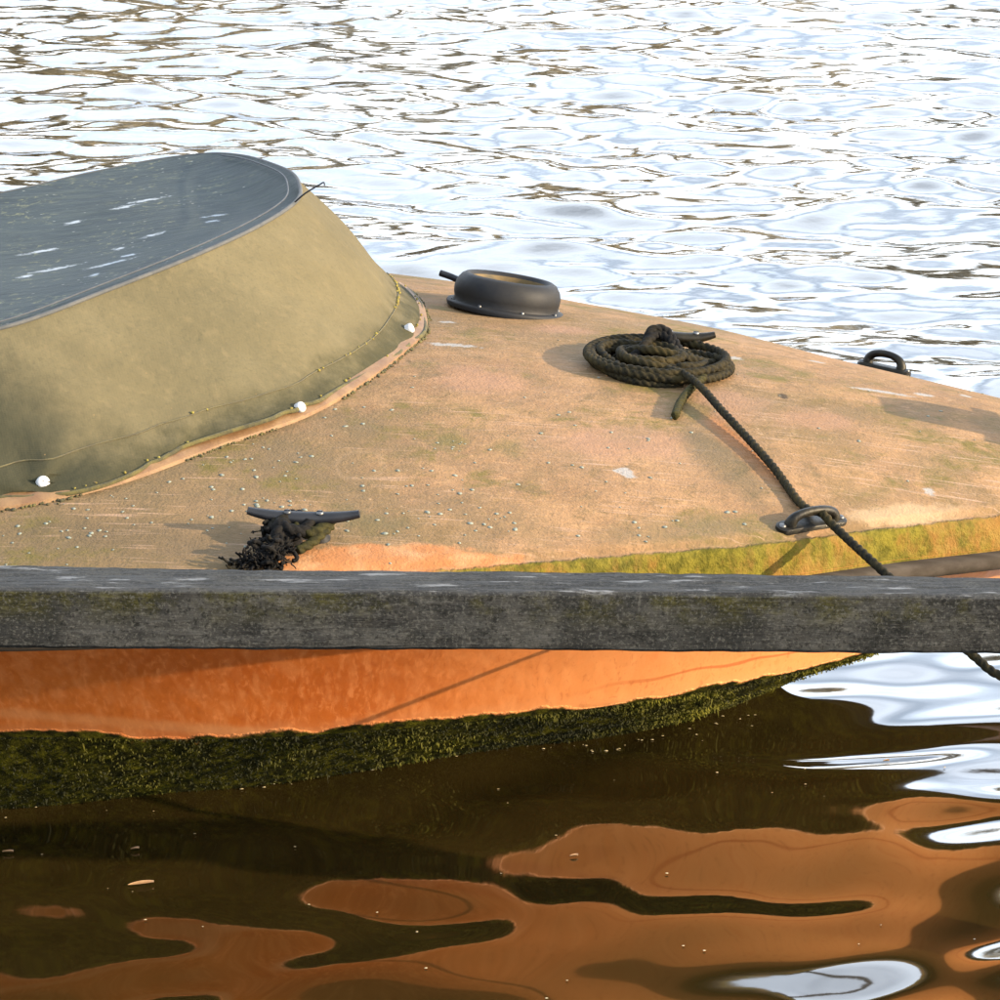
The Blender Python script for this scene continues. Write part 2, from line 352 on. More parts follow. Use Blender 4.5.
def mk_canvas():
    a = M('cover_canvas_khaki'); x, y, z = a.xyz()
    n = a.noise(3.5, 5, .6); f = a.noise(24, 5, .65)
    c = a.mix(a.ss(n, .3, .7), (0.06172, 0.05166, 0.02781), (0.0767, 0.0641, 0.03531))
    c = a.mix(a.ss(f, .40, .70, 0, .30), c, (0.04676, 0.04114, 0.02354))
    c = a.mix(a.ss(a.noise(180, 3, .6), .5, .7, 0, .35), c, (0.04115, 0.03635, 0.02139))
    c = a.mix(a.ss(a.noise(60, 3, .5, a.map((1, 1, .12))), .55, .7, 0, .25), c, (0.0941, 0.07363, 0.03959))
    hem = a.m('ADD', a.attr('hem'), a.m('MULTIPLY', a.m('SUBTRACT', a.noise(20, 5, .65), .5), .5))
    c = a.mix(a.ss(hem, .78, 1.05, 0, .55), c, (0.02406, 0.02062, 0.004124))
    c = a.mix(a.ss(a.m('ADD', hem, a.ss(x, -.5, -.72, 0, .7)), .66, 1.2, 0, .85), c, (0.01718, 0.01787, 0.011))  # shading of the left end painted in as a darker tone
    c = a.mix(a.ss(a.voro(34), .05, .03, 0, .7), c, (0.1054, 0.07102, 0.03436))
    w = a.t.nodes.new('ShaderNodeTexWave'); w.wave_type = 'BANDS'; w.bands_direction = 'Z'; w.inputs['Scale'].default_value = 160; w.inputs['Distortion'].default_value = .6
    w2 = a.t.nodes.new('ShaderNodeTexWave'); w2.wave_type = 'BANDS'; w2.bands_direction = 'X'; w2.inputs['Scale'].default_value = 160; w2.inputs['Distortion'].default_value = .6
    a.set(w, 'Vector', a.co); a.set(w2, 'Vector', a.co)
    wv = a.m('ADD', w.outputs['Fac'], w2.outputs['Fac'])
    nb = a.bump(a.m('MULTIPLY', wv, .25), .30, .0015)
    return a.out(c, .85, a.bump(a.m('ADD', a.noise(9, 5, .6), a.m('MULTIPLY', a.noise(7, 4, .6, a.map((1, 1, .25), (0, .6, 0))), 1.2)), .5, .014, nb), Specular_IOR_Level=.06)
def mk_top():
    a = M('cover_canvas_slate'); x, y, z = a.xyz()
    n = a.noise(5, 6, .65); st = a.noise(10, 5, .65, a.map((1, 5, 1), (0, 0, .25)))
    c = a.mix(a.ss(n, .3, .7), (0.01296, 0.01858, 0.01944), (0.0216, 0.02864, 0.02851))
    c = a.mix(a.ss(st, .46, .68, 0, .6), c, (0.03384, 0.04025, 0.0324))
    c = a.mix(a.ss(a.noise(30, 7, .72), .54, .68, 0, .6), c, (0.00864, 0.01238, 0.01231))
    gr = a.m('MULTIPLY', a.ss(a.noise(60, 5, .7), .54, .66, 0, .8), a.ss(x, -.30, -.62))
    c = a.mix(a.m('MULTIPLY', gr, a.ss(a.noise(9, 5, .6), .44, .56)), c, (0.1035, 0.1035, 0.0558))
    fl = a.m('MULTIPLY', a.ss(a.voro(46, a.map((1, 1.5, 1))), .15, .07), a.ss(a.noise(6, 4, .6, a.map(loc=(1, 1, 0))), .50, .60))
    c = a.mix(fl, c, (0.18, 0.18, 0.153))
    for px, py, L_, zz in ((146, 180, .09, .73), (123, 190, .05, .72), (214, 191, .05, .75), (153, 216, .045, .73), (119, 230, .03, .72), (129, 240, .03, .72), (110, 253, .10, .71), (25, 268, .03, .69), (94, 272, .035, .7), (72, 204, .04, .71), (212, 198, .03, .75), (55, 262, .10, .69), (40, 240, .08, .69)):
        q = at_z(px, py, zz)
        c = a.mix(a.patch((q[0], q[1]), (L_ * .5, .012), .42, .8, 1.2, 90, .75), c, (0.27, 0.288, 0.297))
    return a.out(c, .62, a.bump(a.m('ADD', a.noise(14, 5, .6), a.m('MULTIPLY', st, .6)), .4, .008), Specular_IOR_Level=.07)
def mk_wood():
    a = M('weathered_timber'); x, y, z = a.xyz()
    gr = a.noise(16, 7, .72, a.map((.5, 7, 7)), .5); ff = a.noise(60, 6, .75, a.map((.8, 2.2, 2.2))); bl = a.noise(13, 8, .74, a.map((1, 1, 1.3)))
    top, face = a.attr('top'), a.attr('face')
    c = a.mix(a.ss(bl, .36, .62), (0.008944, 0.008944, 0.0086), (0.03165, 0.03096, 0.02752))
    c = a.mix(a.ss(gr, .50, .70, 0, .6), c, (0.04266, 0.04266, 0.0399))
    c = a.mix(a.ss(ff, .52, .68, 0, .6), c, (0.06054, 0.05986, 0.05366))
    c = a.mix(a.ss(a.noise(110, 4, .7), .55, .66, 0, .7), c, (0.00688, 0.00688, 0.006536))
    big = a.noise(4.5, 6, .66, a.map((1, 1, .6), loc=(9, 0, 0)))
    c = a.mix(a.ss(big, .50, .62, 0, .72), c, (0.007568, 0.007912, 0.007568))
    moss = a.m('MULTIPLY', a.ss(a.noise(9, 8, .75, a.map(loc=(2, 0, 0))), .45, .60), a.ss(face, .35, .95))
    c = a.mix(a.m('MULTIPLY', moss, .8), c, a.mix(a.ss(ff, .4, .6), (0.01238, 0.0117, 0.002752), (0.03578, 0.03302, 0.008944)))
    c = a.mix(a.ss(a.noise(240, 4, .7), .52, .62, 0, .65), c, (.055, .054, .047)); c = a.mix(a.ss(a.noise(170, 4, .7, a.map(loc=(4, 4, 1))), .56, .64, 0, .75), c, (.006, .006, .0055))
    # upper side paler and bluish along the grain: skylight painted in
    c = a.mix(a.m('MULTIPLY', top, a.ss(gr, .40, .62, .15, .75)), c, (0.04128, 0.04403, 0.04678))
    wl = a.m('MULTIPLY', a.ss(a.noise(22, 6, .7, a.map((.5, 3, 3))), .56, .66), top)
    c = a.mix(a.m('MULTIPLY', wl, .8), c, (0.1376, 0.141, 0.1445))
    # long drying splits
    cr_ = a.m('MULTIPLY', a.ss(a.m('ABSOLUTE', a.m('SUBTRACT', a.noise(3, 3, .5, a.map((.35, 9, 9), loc=(1, 4, 2))), .5)), .010, .003), a.ss(a.noise(3.5, 2), .60, .66, 0, .7))
    c = a.mix(cr_, c, (0.00344, 0.00344, 0.00344))
    hg = a.m('ADD', gr, a.m('ADD', a.m('MULTIPLY', ff, .8), a.m('SUBTRACT', a.m('MULTIPLY', bl, .8), a.m('MULTIPLY', cr_, 1.5))))
    return a.out(c, .9, a.bump(hg, .8, .006), Specular_IOR_Level=.06)
def mk_rope(name, c1, c2, c3):
    a = M(name); f = a.noise(160, 3, .6, a.map((1, 1, 1)))
    c = a.mix(a.ss(f, .35, .65), c1, c2); c = a.mix(a.ss(a.noise(14, 4, .6), .5, .66, 0, .7), c, c3)
    return a.out(c, .8, a.bump(a.noise(420, 2), .5, .0015), Specular_IOR_Level=.08)
MW, MD, MH, MC, MT, MB = mk_water(), mk_deck(), mk_hull(), mk_canvas(), mk_top(), mk_wood()
M_rope = mk_rope('tarred_rope', (.0045, .004, .0022), (.016, .0125, .005), (.028, .020, .006))
M_fray = mk_rope('frayed_dark_rope', (0.002308, 0.002116, 0.001924), (0.005771, 0.005002, 0.004232), (0.01058, 0.008663, 0.003848))
M_mossrope = mk_rope('mossy_rope', (0.01058, 0.009615, 0.003463), (0.02116, 0.01828, 0.004809), (0.02886, 0.02405, 0.003848))
M_blk = mk_simple('black_plastic', (0.00378, 0.00432, 0.00594), (0.0081, 0.00864, 0.01026), 25, .5, .2, .001, Specular_IOR_Level=.22)
M_vent = mk_simple('dusty_plastic', (0.006371, 0.006585, 0.007644), (0.01062, 0.009984, 0.009132), 20, .6, .3, .002, Specular_IOR_Level=.14)
M_inner = mk_simple('vent_throat_dirt', (0.036, 0.0252, 0.00864), (0.0864, 0.054, 0.0144), 30, .8)
M_iron = mk_simple('old_bronze', (0.003888, 0.00337, 0.002333), (0.01102, 0.008814, 0.003888), 45, .5, .5, .002, Metallic=.35, Specular_IOR_Level=.2)
M_steel = mk_simple('screw_steel', (.05, .05, .05), (.10, .10, .10), 60, .45, .1, .001, Metallic=.9)
M_rail = mk_simple('rub_rail_rubber', (0.01969, 0.01496, 0.01024), (0.03544, 0.02835, 0.02165), 14, .8, .4, .003, (.3, 3, 3), Specular_IOR_Level=.1)
M_white = mk_simple('white_stud', (0.2625, 0.2573, 0.2468), (0.3255, 0.3202, 0.3097), 50, .4, .1, .001, Specular_IOR_Level=.3)
M_seam = mk_simple('seam_thread', (0.02695, 0.02233, 0.00847), (0.0462, 0.0385, 0.01155), 60, .9, .4, .002)
M_piping = mk_simple('slate_piping', (0.01225, 0.01505, 0.01925), (0.02275, 0.02625, 0.0308), 60, .75, .4, .002)
M_rimp = mk_simple('rim_binding', (0.021, 0.0231, 0.0238), (0.035, 0.035, 0.0322), 40, .85, .4, .002)
M_lich = mk_simple('pale_lichen', (0.0765, 0.0855, 0.0675), (0.1215, 0.1305, 0.1035), 90, .95, .6, .002)
M_ylich = mk_simple('yellow_lichen', (0.09, 0.0648, 0.0036), (0.1152, 0.0936, 0.0108), 90, .95, .6, .002)
M_coam = mk_simple('coaming_orange', (0.072, 0.0324, 0.0072), (0.108, 0.0576, 0.018), 30, .7, .5, .003)
M_mossy = mk_simple('hem_moss', (0.0168, 0.0144, 0.0024), (0.048, 0.0384, 0.0048), 50, .95, .6, .003)
M_leaf = mk_simple('dead_leaf', (.2, .11, .05), (.3, .2, .1), 40, .6, .4, .002)
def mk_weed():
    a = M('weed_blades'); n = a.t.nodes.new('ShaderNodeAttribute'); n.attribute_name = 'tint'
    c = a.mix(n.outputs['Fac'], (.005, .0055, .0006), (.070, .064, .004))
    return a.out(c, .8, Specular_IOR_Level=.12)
M_weed = mk_weed()

# ------------------------------------------------------------------ water
CALM = 5
def waves():
    def spread(a, b, fine, lo, hi, g, gd=None):
        core = list(np.arange(a, b, fine)); st = fine; p = core[-1]; up = []
        while p < hi: st *= g; p += st; up.append(p)
        st = fine; p = core[0]; dn = []
        while p > lo: st *= (gd or g); p -= st; dn.append(p)
        return np.array(dn[::-1] + core + up)
    xs = spread(-1.3, 1.3, .0115, -400, 400, 1.025)
    ys = spread(2.6, 6.0, .0105, -300, 15.0, 1.0042, 1.08); st = ys[-1] - ys[-2]; ext = []; p = ys[-1]
    while p < 900: st *= 1.05; p += st; ext.append(p)
    ys = np.r_[ys, ext]
    X, Y = np.meshgrid(xs, ys)
    Z = np.zeros_like(X)
    chop = np.clip((Y - 4.4) / 1.6, 0, 1); chop = chop*chop*(3 - 2*chop)
    far = 1 / (1 + (np.maximum(0, np.hypot(X, Y) - 25) / 20)**2)
    r = np.random.default_rng(11)
    # river chop beyond the boat: short, slightly peaked wavelets running mostly towards the jetty
    WX = X + .06*np.sin(2.1*Y + 1.3*X) + .03*np.sin(5.3*X - 3.1*Y); WY = Y + .05*np.sin(1.7*X + .6) + .03*np.sin(4.1*X + 2.3*Y)
    for i in range(56):
        lam = .15 * (1.05 / .15)**r.random(); th = (R(-122) + r.normal(0, .28)) if i % 5 < 3 else (R(-84) + r.normal(0, .45)); k = 2*np.pi / lam
        amp = .0031 * lam**.88 * (.5 + r.random()) * (1 if lam < .40 else .75)
        s = np.sin(k*(WX*math.cos(th) + WY*math.sin(th)) + r.random()*6.28)
        Z += chop * far * amp * (np.exp(.8*s) - 1.17) / .9
    # sheltered water between boat and jetty: long lazy undulations
    r = np.random.default_rng(CALM)
    VX = X + .10*np.sin(2.9*Y + .4) ; VY = Y + .07*np.sin(3.1*X + 1.0)
    for i in range(34):
        lam = .13 * (.85 / .13)**r.random(); th = R(-86) + r.normal(0, .42); k = 2*np.pi / lam
        amp = .0053 * lam * (.4 + r.random())
        Z += (1 - .6*chop) * far * amp * np.sin(k*(VX*math.cos(th) + VY*math.sin(th)) + r.random()*6.28)
    V = np.stack([X, Y, Z], -1).reshape(-1, 3)
    F = grid_faces(*X.shape)
    o = mesh('water', V, F, MW); tag(o, kind='structure')
    return lambda x, y: float(Z[np.searchsorted(ys, y), np.searchsorted(xs, x)])
water_z = waves()

# ------------------------------------------------------------------ boat
boat = empty('motor_boat', (-1.1, float(axis(-1.1)), -.3), 'weathered orange motor boat with faded tan foredeck moored behind the timber rail', 'boat')
xs = np.unique(np.r_[np.linspace(-3.5, -1.1, 26), np.linspace(-1.1, .95, 150), np.linspace(.95, XB, 26)])
# hull shell, near rail -> chine -> keel -> far side
rows = []; prof = []
A, H_, E, HC, ZC, ZK = axis(xs), hw(xs), ze(xs), hwc(xs), zc(xs), zk(xs)
NT, NBm = 22, 20; PB = pbot(xs)
for sgn in (-1, 1):
    seg = []; pr = []
    for k in range(NT + 1):
        t = k / NT; hy = (H_ + .006)*(1 - t) + HC*t + .045*np.sin(np.pi*t)*np.minimum(1, H_/.3)*(.9 if True else 0)*(-.35)
        seg.append(np.stack([xs, A + sgn*hy, (E - .045)*(1 - t) + ZC*t], 1)); pr.append(t)
    for k in range(1, NBm + 1):
        t = k / NBm
        hy = HC*(1 - t); zz = ZC + (ZK - ZC)*(t**PB)
        # small step (spray rail) in the bottom panel
        zz = zz - .010*np.exp(-((t - .22)/.05)**2)*np.minimum(1, HC/.2)
        seg.append(np.stack([xs, A + sgn*hy, zz], 1)); pr.append(1 + t)
    rows.append((seg, pr))
near = rows[0][0]; far_ = rows[1][0][:-1][::-1]
allr = near + far_; pv = rows[0][1] + rows[1][1][:-1][::-1]
V = np.stack(allr, 1); P_ = np.broadcast_to(np.array(pv)[None], V.shape[:2])
F = grid_faces(*V.shape[:2]).tolist(); F.append([i for i in range(V.shape[1])][::-1])
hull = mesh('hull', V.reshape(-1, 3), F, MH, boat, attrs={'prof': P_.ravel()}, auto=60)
# deck with its rounded edge and side band
prof_e = [(.006, -.052, 1.), (.004, -.036, 1.), (.002, -.020, 1.), (.0, -.011, .95), (-.004, -.004, .7), (-.010, -.0005, .45), (-.020, 0, .28)]
sec = []; bnd = []
Cn = crown(xs)
def dk(off, dz): 
    h = np.maximum(H_ + off, 0); return h, E + dz
NS = 70
for off, dz, b in prof_e:
    h, z = dk(off, dz); sec.append(np.stack([xs, A - h, z], 1)); bnd.append(b)
for k in range(NS + 1):
    t = -1 + 2*k/NS; h = np.maximum(H_ - .024, 0)*t
    sec.append(np.stack([xs, A + h, E + Cn*(1 - (h/np.maximum(H_, 1e-4))**2)], 1)); bnd.append(max(0, .24 - (1 - abs(t))*4))
for off, dz, b in prof_e[::-1]:
    h, z = dk(off, dz); sec.append(np.stack([xs, A + h, z], 1)); bnd.append(b)
V = np.stack(sec, 1); B_ = np.broadcast_to(np.array(bnd)[None], V.shape[:2])
F = grid_faces(*V.shape[:2])[:, ::-1].tolist(); F.append(list(range(V.shape[1])))
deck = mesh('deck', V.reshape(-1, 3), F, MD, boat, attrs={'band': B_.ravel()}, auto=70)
# rub rails
def rail(sgn):
    xr = xs[xs < 1.128]; prf = [(.002, -.049), (.020, -.050), (.026, -.054), (.027, -.064), (.024, -.071), (.014, -.075), (.002, -.076)]
    V = np.stack([np.stack([xr, axis(xr) + sgn*(hw(xr) + a_), ze(xr) + b_], 1) for a_, b_ in prf], 1)
    F = grid_faces(*V.shape[:2]); F = F if sgn < 0 else F[:, ::-1]
    mesh('rub_rail', V.reshape(-1, 3), F.tolist(), M_rail, boat, auto=50)
rail(-1); rail(1)

# ---- fittings on the boat
def cleat(px, py, length, head, bm=M_blk):
    p = on_deck(px, py); n = n_deck(p[0], p[1]); T = basis(p, n, head)
    L = length / 2
    P = np.array([(t*L, 0, .030 + .009*abs(t)**2.2) for t in np.linspace(-1, 1, 25)])
    r = np.array([.0088*(1 - .42*abs(t)**2.0) for t in np.linspace(-1, 1, 25)])
    v, f = tube(P, r, 14); v[:, 1] *= 1.15
    bar = mesh('cleat', T(v), f, bm, boat, auto=60)
    for s in (-1, 1):
        v, f = lathe([(.015, -.004), (.0145, .002), (.011, .006), (.0095, .016), (.0105, .030)], 18); v = v + np.array([s*.022, 0, 0])
        mesh('leg', T(v), f, M_vent, bar)
        v, f = lathe([(.0052, .0), (.0052, .0018), (.004, .003), (0, .0033)], 14)
        v = v + np.array([s*.0215, -.001, .0385]); mesh('screw', T(v), f, M_steel, bar)
        v = np.array([(x_, y_, z_) for x_ in (-.004, .004) for y_ in (-.0007, .0007) for z_ in (.0005, .0042)])
        v = v + np.array([s*.0215, -.001, .0382])
        mesh('screw_slot', T(v), [(0,1,3,2),(4,6,7,5),(0,4,5,1),(2,3,7,6),(0,2,6,4),(1,5,7,3)], M_blk, bar, smooth=False)
    return T
Tc = cleat(303, 538, .148, (1, 0.03, 0))
cleat(680, 356, .105, (1, .1, 0), M_iron)
def chock(px, py, w, h, head, mt=M_iron):
    p = on_deck(px, py); n = n_deck(p[0], p[1]); T = basis(p, n, head)
    # base plate with rounded ends
    a = np.linspace(0, 2*np.pi, 36, endpoint=False); L = w*.78; W = .013
    ring = np.stack([np.sign(np.cos(a))*(L - W) + W*np.cos(a), W*np.sin(a)], 1)
    V = np.concatenate([np.c_[ring, np.full(36, -.004)], np.c_[ring, np.full(36, .004)], np.c_[ring*.92, np.full(36, .006)]])
    F = grid_faces(3, 36, True).tolist(); F.append(list(range(72, 108)))
    base = mesh('rope_eye', T(V), F, mt, boat, auto=50)
    t = np.linspace(0, np.pi, 24); P = np.stack([-np.cos(t)*w*.5, np.zeros(24), .003 + h*np.sin(t)**.62], 1)
    P = catmull(P, 40); rr = .0062 + .0035*np.abs(np.linspace(-1, 1, 40))**3
    v, f = tube(P, rr, 12); mesh('arch', T(v), f, mt, base)
    for s in (-1, 1):
        v, f = lathe([(.005, .004), (.005, .0072), (.003, .0085), (0, .0087)], 12); mesh('screw', T(v + np.array([s*w*.67, 0, 0])), f, M_steel, base)
    return T
e = .02
def edge_dir(x, s): return (e, float((axis(x+e) + s*hw(x+e)) - (axis(x) + s*hw(x))), 0)
pN = on_deck(811, 525); Tn = chock(811, 525, .076, .021, edge_dir(pN[0], -1))
pF = on_deck(884, 369); chock(884, 369, .064, .023, edge_dir(pF[0], 1))
# unseen bow post, added to cast the dark band along the foredeck
def shadow_post():
    x0 = 1.0; y0 = 4.112; T = basis((x0, y0, z_deck(x0, y0)), n_deck(x0, y0)*.15 + np.array([0, 0, .85]), (0, 1, 0))
    def slab(w, d, z0, z1, c):
        V = []; 
        for z, k in ((z0, 1.), (z1 - c, 1.), (z1, .86)): V += [(sx_*w*k, sy_*d*k, z) for sx_, sy_ in ((-1, -1), (1, -1), (1, 1), (-1, 1))]
        return np.array(V), [(0,1,5,4),(1,2,6,5),(2,3,7,6),(3,0,4,7),(4,5,9,8),(5,6,10,9),(6,7,11,10),(7,4,8,11),(8,9,10,11)]
    v, f = slab(.048, .035, -.03, .185, .010); p = mesh('unseen_bow_post', T(v), f, M_rail, boat, smooth=False)
    v, f = tube(np.array([(-.085, 0, .12), (0, 0, .12), (.085, 0, .12)]), .009, 12); mesh('cross_pin', T(v), f, M_iron, p)
shadow_post()
# round deck ventilator
def vent():
    p = on_deck(505, 309); T = basis(p, n_deck(p[0], p[1]) + np.array([.07, .03, 0]), (1, 0, 0))
    pr = [(.084, -.004), (.099, -.004), (.101, .002), (.099, .006), (.090, .007), (.0885, .011), (.0905, .019), (.0910, .029), (.088, .041), (.081, .0505), (.074, .0545), (.069, .0535), (.066, .048), (.065, .038), (.066, .015), (.060, .010), (0, .009)]
    v, f = lathe(pr[:13], 64); b = mesh('deck_vent', T(v), f, M_vent, boat, auto=60)
    v, f = lathe(pr[12:], 64); mesh('throat', T(v), f, M_inner, b)
    for k in range(8):
        a = k*math.pi/4 + .3
        v, f = lathe([(.003, .006), (.003, .0085), (.002, .0094), (0, .0096)], 10); mesh('screw', T(v + np.array([.0945*math.cos(a), .0945*math.sin(a), 0])), f, M_steel, b)
    # small closing lever on the side
    P = np.array([(-.080, .045, .030), (-.098, .055, .034), (-.118, .062, .037)]); v, f = tube(catmull(P, 12), .0058, 10); mesh('lever', T(v), f, M_blk, b)
vent()

# ------------------------------------------------------------------ canvas cover
base_near = [(417, 315), (416, 333), (400, 349), (361, 379), (301, 414), (215, 444), (107, 483), (0, 506)]
bn = [on_deck(*q) for q in base_near]
bf = [on_deck(410, 300), on_deck(393, 286)]
def mir(p): return np.array([p[0], 2*float(axis(p[0])) - p[1], 0])
pts = [np.array([x_, float(axis(x_)) - h_, 0]) for x_, h_ in ((-3.0, .86), (-2.2, .86), (-1.5, .82), (-1.05, .77))]
nb_ = pts + [bn[7], bn[6], bn[5], bn[4], bn[3], bn[2], bn[1], bn[0]]
far_pts = [bf[0], bf[1], mir(bn[3]) + np.array([-.03, .06, 0]), mir(bn[4]), mir(bn[5]), mir(bn[6]), mir(bn[7])] + [mir(q) for q in pts[::-1]]
BC = catmull(nb_ + far_pts, 420); BC[:, 2] = [z_deck(q[0], q[1]) for q in BC]
zr = herm([-3.0, -1.2, -.72, -.2, .1], [.60, .655, .69, .765, .775])
def rimpt(px, py):
    z = .74
    for _ in range(20): q = at_z(px, py, z); z = .5*z + .5*float(zr(q[0]))
    return at_z(px, py, z)
rn = [rimpt(*q) for q in ((299, 184), (297, 201), (258, 227), (193, 257), (107, 291), (0, 329))]
rf = [rimpt(*q) for q in ((292, 174), (275, 166), (241, 156.5), (206, 155), (150, 162), (86, 175), (0, 194.5))]
rp = [np.array([x_, float(axis(x_)) - h_, 0]) for x_, h_ in ((-2.85, .60), (-2.2, .60), (-1.5, .57), (-1.05, .52))]
RC = catmull(rp + rn[::-1] + rf + [mir(q) for q in rp[::-1]], 420); RC[:, 2] = zr(RC[:, 0])
# match the two rings by nearness along their own lengths around the nose
def arc(P): 
    d = np.r_[0, np.cumsum(np.linalg.norm(np.diff(P, axis=0), axis=1))]; return d
da, db = arc(RC), arc(BC)
ia = np.argmax(RC[:, 0] + 0*RC[:, 1]); ib = np.argmax(BC[:, 0])
NU = 420
def samp(P, d, i0, u):   # u in [-1, 1], 0 at the nose
    s = np.where(u < 0, d[i0]*(1 + u), d[i0] + (d[-1] - d[i0])*u); return np.stack([np.interp(s, d, P[:, k]) for k in range(3)], 1)
u = np.sign(np.linspace(-1, 1, NU))*np.abs(np.linspace(-1, 1, NU))**1.15
TR, BS = samp(RC, da, ia, u), samp(BC, db, ib, u)
cover = empty('canvas_cover', (-1.5, float(axis(-1.5)), .5), 'khaki canvas cover with slate blue top stretched over the cockpit', 'boat cover')
NV = 34; sk_rows = []; hemv = []
cen = np.stack([BS[:, 0]*0 - 1.2, axis(BS[:, 0]), BS[:, 2]], 1)
outd = np.gradient(BS, axis=0); outd = np.stack([-outd[:, 1], outd[:, 0], 0*outd[:, 0]], 1); outd /= np.linalg.norm(outd, axis=1)[:, None]
if (outd[10] @ np.array([0, -1, 0])) < 0: outd = -outd
studs_px = [(38, 484), (299, 407), (408, 328)]
stud_x = []
for j in range(NV + 1):
    t = j / NV; P = TR*(1 - t) + BS*t
    P = P + np.array([0, 0, .004])*t
    bulge = .012*np.sin(np.pi*t)*(1 + .3*np.sin(9*BS[:, 0:1] + 1)) 
    wr = 1.5*(.0028*np.sin(BS[:, 0]*23 + 5*t + 2*np.sin(BS[:, 0]*7)) + .002*np.sin(BS[:, 0]*51 - 9*t))*np.sin(np.pi*t)**.5*(.3 + t)
    P = P + outd*(bulge*.6) + outd*wr[:, None]
    # hem flares and lifts between studs
    lift = np.clip((t - .86)/.14, 0, 1)**1.5
    P[:, 2] += lift*(.006 + .006*np.sin(BS[:, 0]*15 + .8)); P += outd*(lift*(.006 + .004*np.sin(BS[:, 0]*31)))[:, None]
    sk_rows.append(P); hemv.append(t)
V = np.stack(sk_rows, 1)
# gathered folds at the stud by the left edge
st0 = at_y(38, 484, 3.70)
d_ = V - st0; r_ = np.sqrt(d_[..., 0]**2 + d_[..., 2]**2*3); an = np.arctan2(d_[..., 2]*1.7, d_[..., 0])
fold = .011*np.exp(-(r_/.10)**2)*np.sin(an*5 + 1.2)*np.minimum(1, r_/.02)
V = V + outd[:, None, :]*fold[..., None]
for px, py in ((299, 407), (408, 328), (170, 446)):
    st1 = on_deck(px, py + 6); d_ = V - st1; r_ = np.sqrt(d_[..., 0]**2 + d_[..., 1]**2*.5 + d_[..., 2]**2*2); an = np.arctan2(d_[..., 2]*1.7, d_[..., 0])
    V = V + outd[:, None, :]*(.0055*np.exp(-(r_/.10)**2)*np.sin(an*6 + px)*np.minimum(1, r_/.02))[..., None]
hv = np.broadcast_to(np.array(hemv)[None], V.shape[:2])
skirt = mesh('side_panel', V.reshape(-1, 3), grid_faces(*V.shape[:2])[:, ::-1].tolist(), MC, cover, attrs={'hem': hv.ravel()})
VS = V
# top panel
half = NU // 2; NW = 36
Ln, Lf = TR[:half], TR[::-1][:half]
rowsT = []
for k in range(NW + 1):
    w = k / NW; P = Ln*(1 - w) + Lf*w
    wd = np.linalg.norm(Lf - Ln, axis=1)
    sag = (-.022*np.sin(np.pi*w)*np.minimum(1, wd/.7) + .006*np.sin(np.pi*w)*np.sin(P[:, 0]*9 + 3*w) + .004*np.sin(np.pi*w)*np.sin(P[:, 0]*17 + 8*w))
    P = P.copy(); P[:, 2] += sag + .003; rowsT.append(P)
V = np.stack(rowsT, 1)
top = mesh('top_panel', V.reshape(-1, 3), grid_faces(*V.shape[:2]).tolist(), MT, cover)
# aft end flap closing the cover
V = np.stack([VS[0]*(1-w) + VS[-1]*w for w in np.linspace(0, 1, 12)], 0)
mesh('aft_panel', V.reshape(-1, 3), grid_faces(*V.shape[:2]).tolist(), MC, cover, attrs={'hem': np.broadcast_to(np.array(hemv)[None], V.shape[:2]).ravel()})
v, f = tube(resample(TR + np.array([0, 0, .001]), .012), .0034, 8); mesh('rim_piping', v, f, M_rimp, cover)
# stitched line inside the rim on the top panel
inn = TR.copy(); c0 = np.stack([TR[:, 0] - .4, axis(TR[:, 0]), TR[:, 2]], 1); dd = c0 - TR; dd[:, 2] = 0; dd /= np.linalg.norm(dd, axis=1)[:, None]
k0 = slice(NU//2 - 75, NU//2 + 45)
v, f = tube(resample((inn + dd*.022 + np.array([0, 0, .0035]))[k0], .01), .0013, 6); mesh('rim_stitching', v, f, M_piping, cover)
# horizontal seam on the side panel (follows the photograph's line)
seam_t = herm([-3.0, -.70, -.52, -.25, -.17, -.12, .2], [.80, .79, .80, .86, .80, .74, .70])
SP = []
for i in range(NU):
    if VS[i, -1, 0] < -.95 or i > NU*.56: continue
    t = float(seam_t(VS[i, 20, 0])); j = t*NV; j0 = int(j); w = j - j0; SP.append(VS[i, j0]*(1-w) + VS[i, j0+1]*w + outd[i]*.0012)
v, f = tube(resample(SP, .008), .0011, 6); mesh('side_seam', v, f, M_seam, cover)
v, f = tube(resample(VS[:, -1], .012), .0034, 8); mesh('hem_cord', v, f, M_mossy, cover)
# studs
for (px, py) in studs_px:
    d = np.linalg.norm(np.cross(VS.reshape(-1, 3) - np.array([0, 0, CH]), ray(px, py)/np.linalg.norm(ray(px, py))), axis=1)
    d += np.where(VS.reshape(-1, 3)[:, 1] > 4.65, 9, 0); i = int(np.argmin(d)); q = VS.reshape(-1, 3)[i]
    nn = outd[i // (NV + 1)] + np.array([0, 0, .55])
    T = basis(q + nn/np.linalg.norm(nn)*.0022, nn, (1, .2, 0)); s_ = 1.0 if px > 100 else 1.15
    v, f = lathe([(.0080, -.006), (.0083, .000), (.0080, .0022), (.0072, .0040), (.004, .0053), (0, .0057)], 20); mesh('stud', T(v*s_), f, M_white, cover)
# loose wire poking from the rim
a_ = rimpt(290, 205); b_ = at_y(322, 183, a_[1] - .02)
P = np.array([a_ + np.array([0, .01, -.004]), a_ + (b_ - a_)*.45 + np.array([0, 0, .002]), a_ + (b_ - a_)*.93, b_ + np.array([.003, 0, .001]), b_ + np.array([.004, 0, -.004])])
v, f = tube(catmull(P, 24), np.linspace(.0017, .0011, 24), 7); mesh('wire_end', v, f, M_blk, cover)
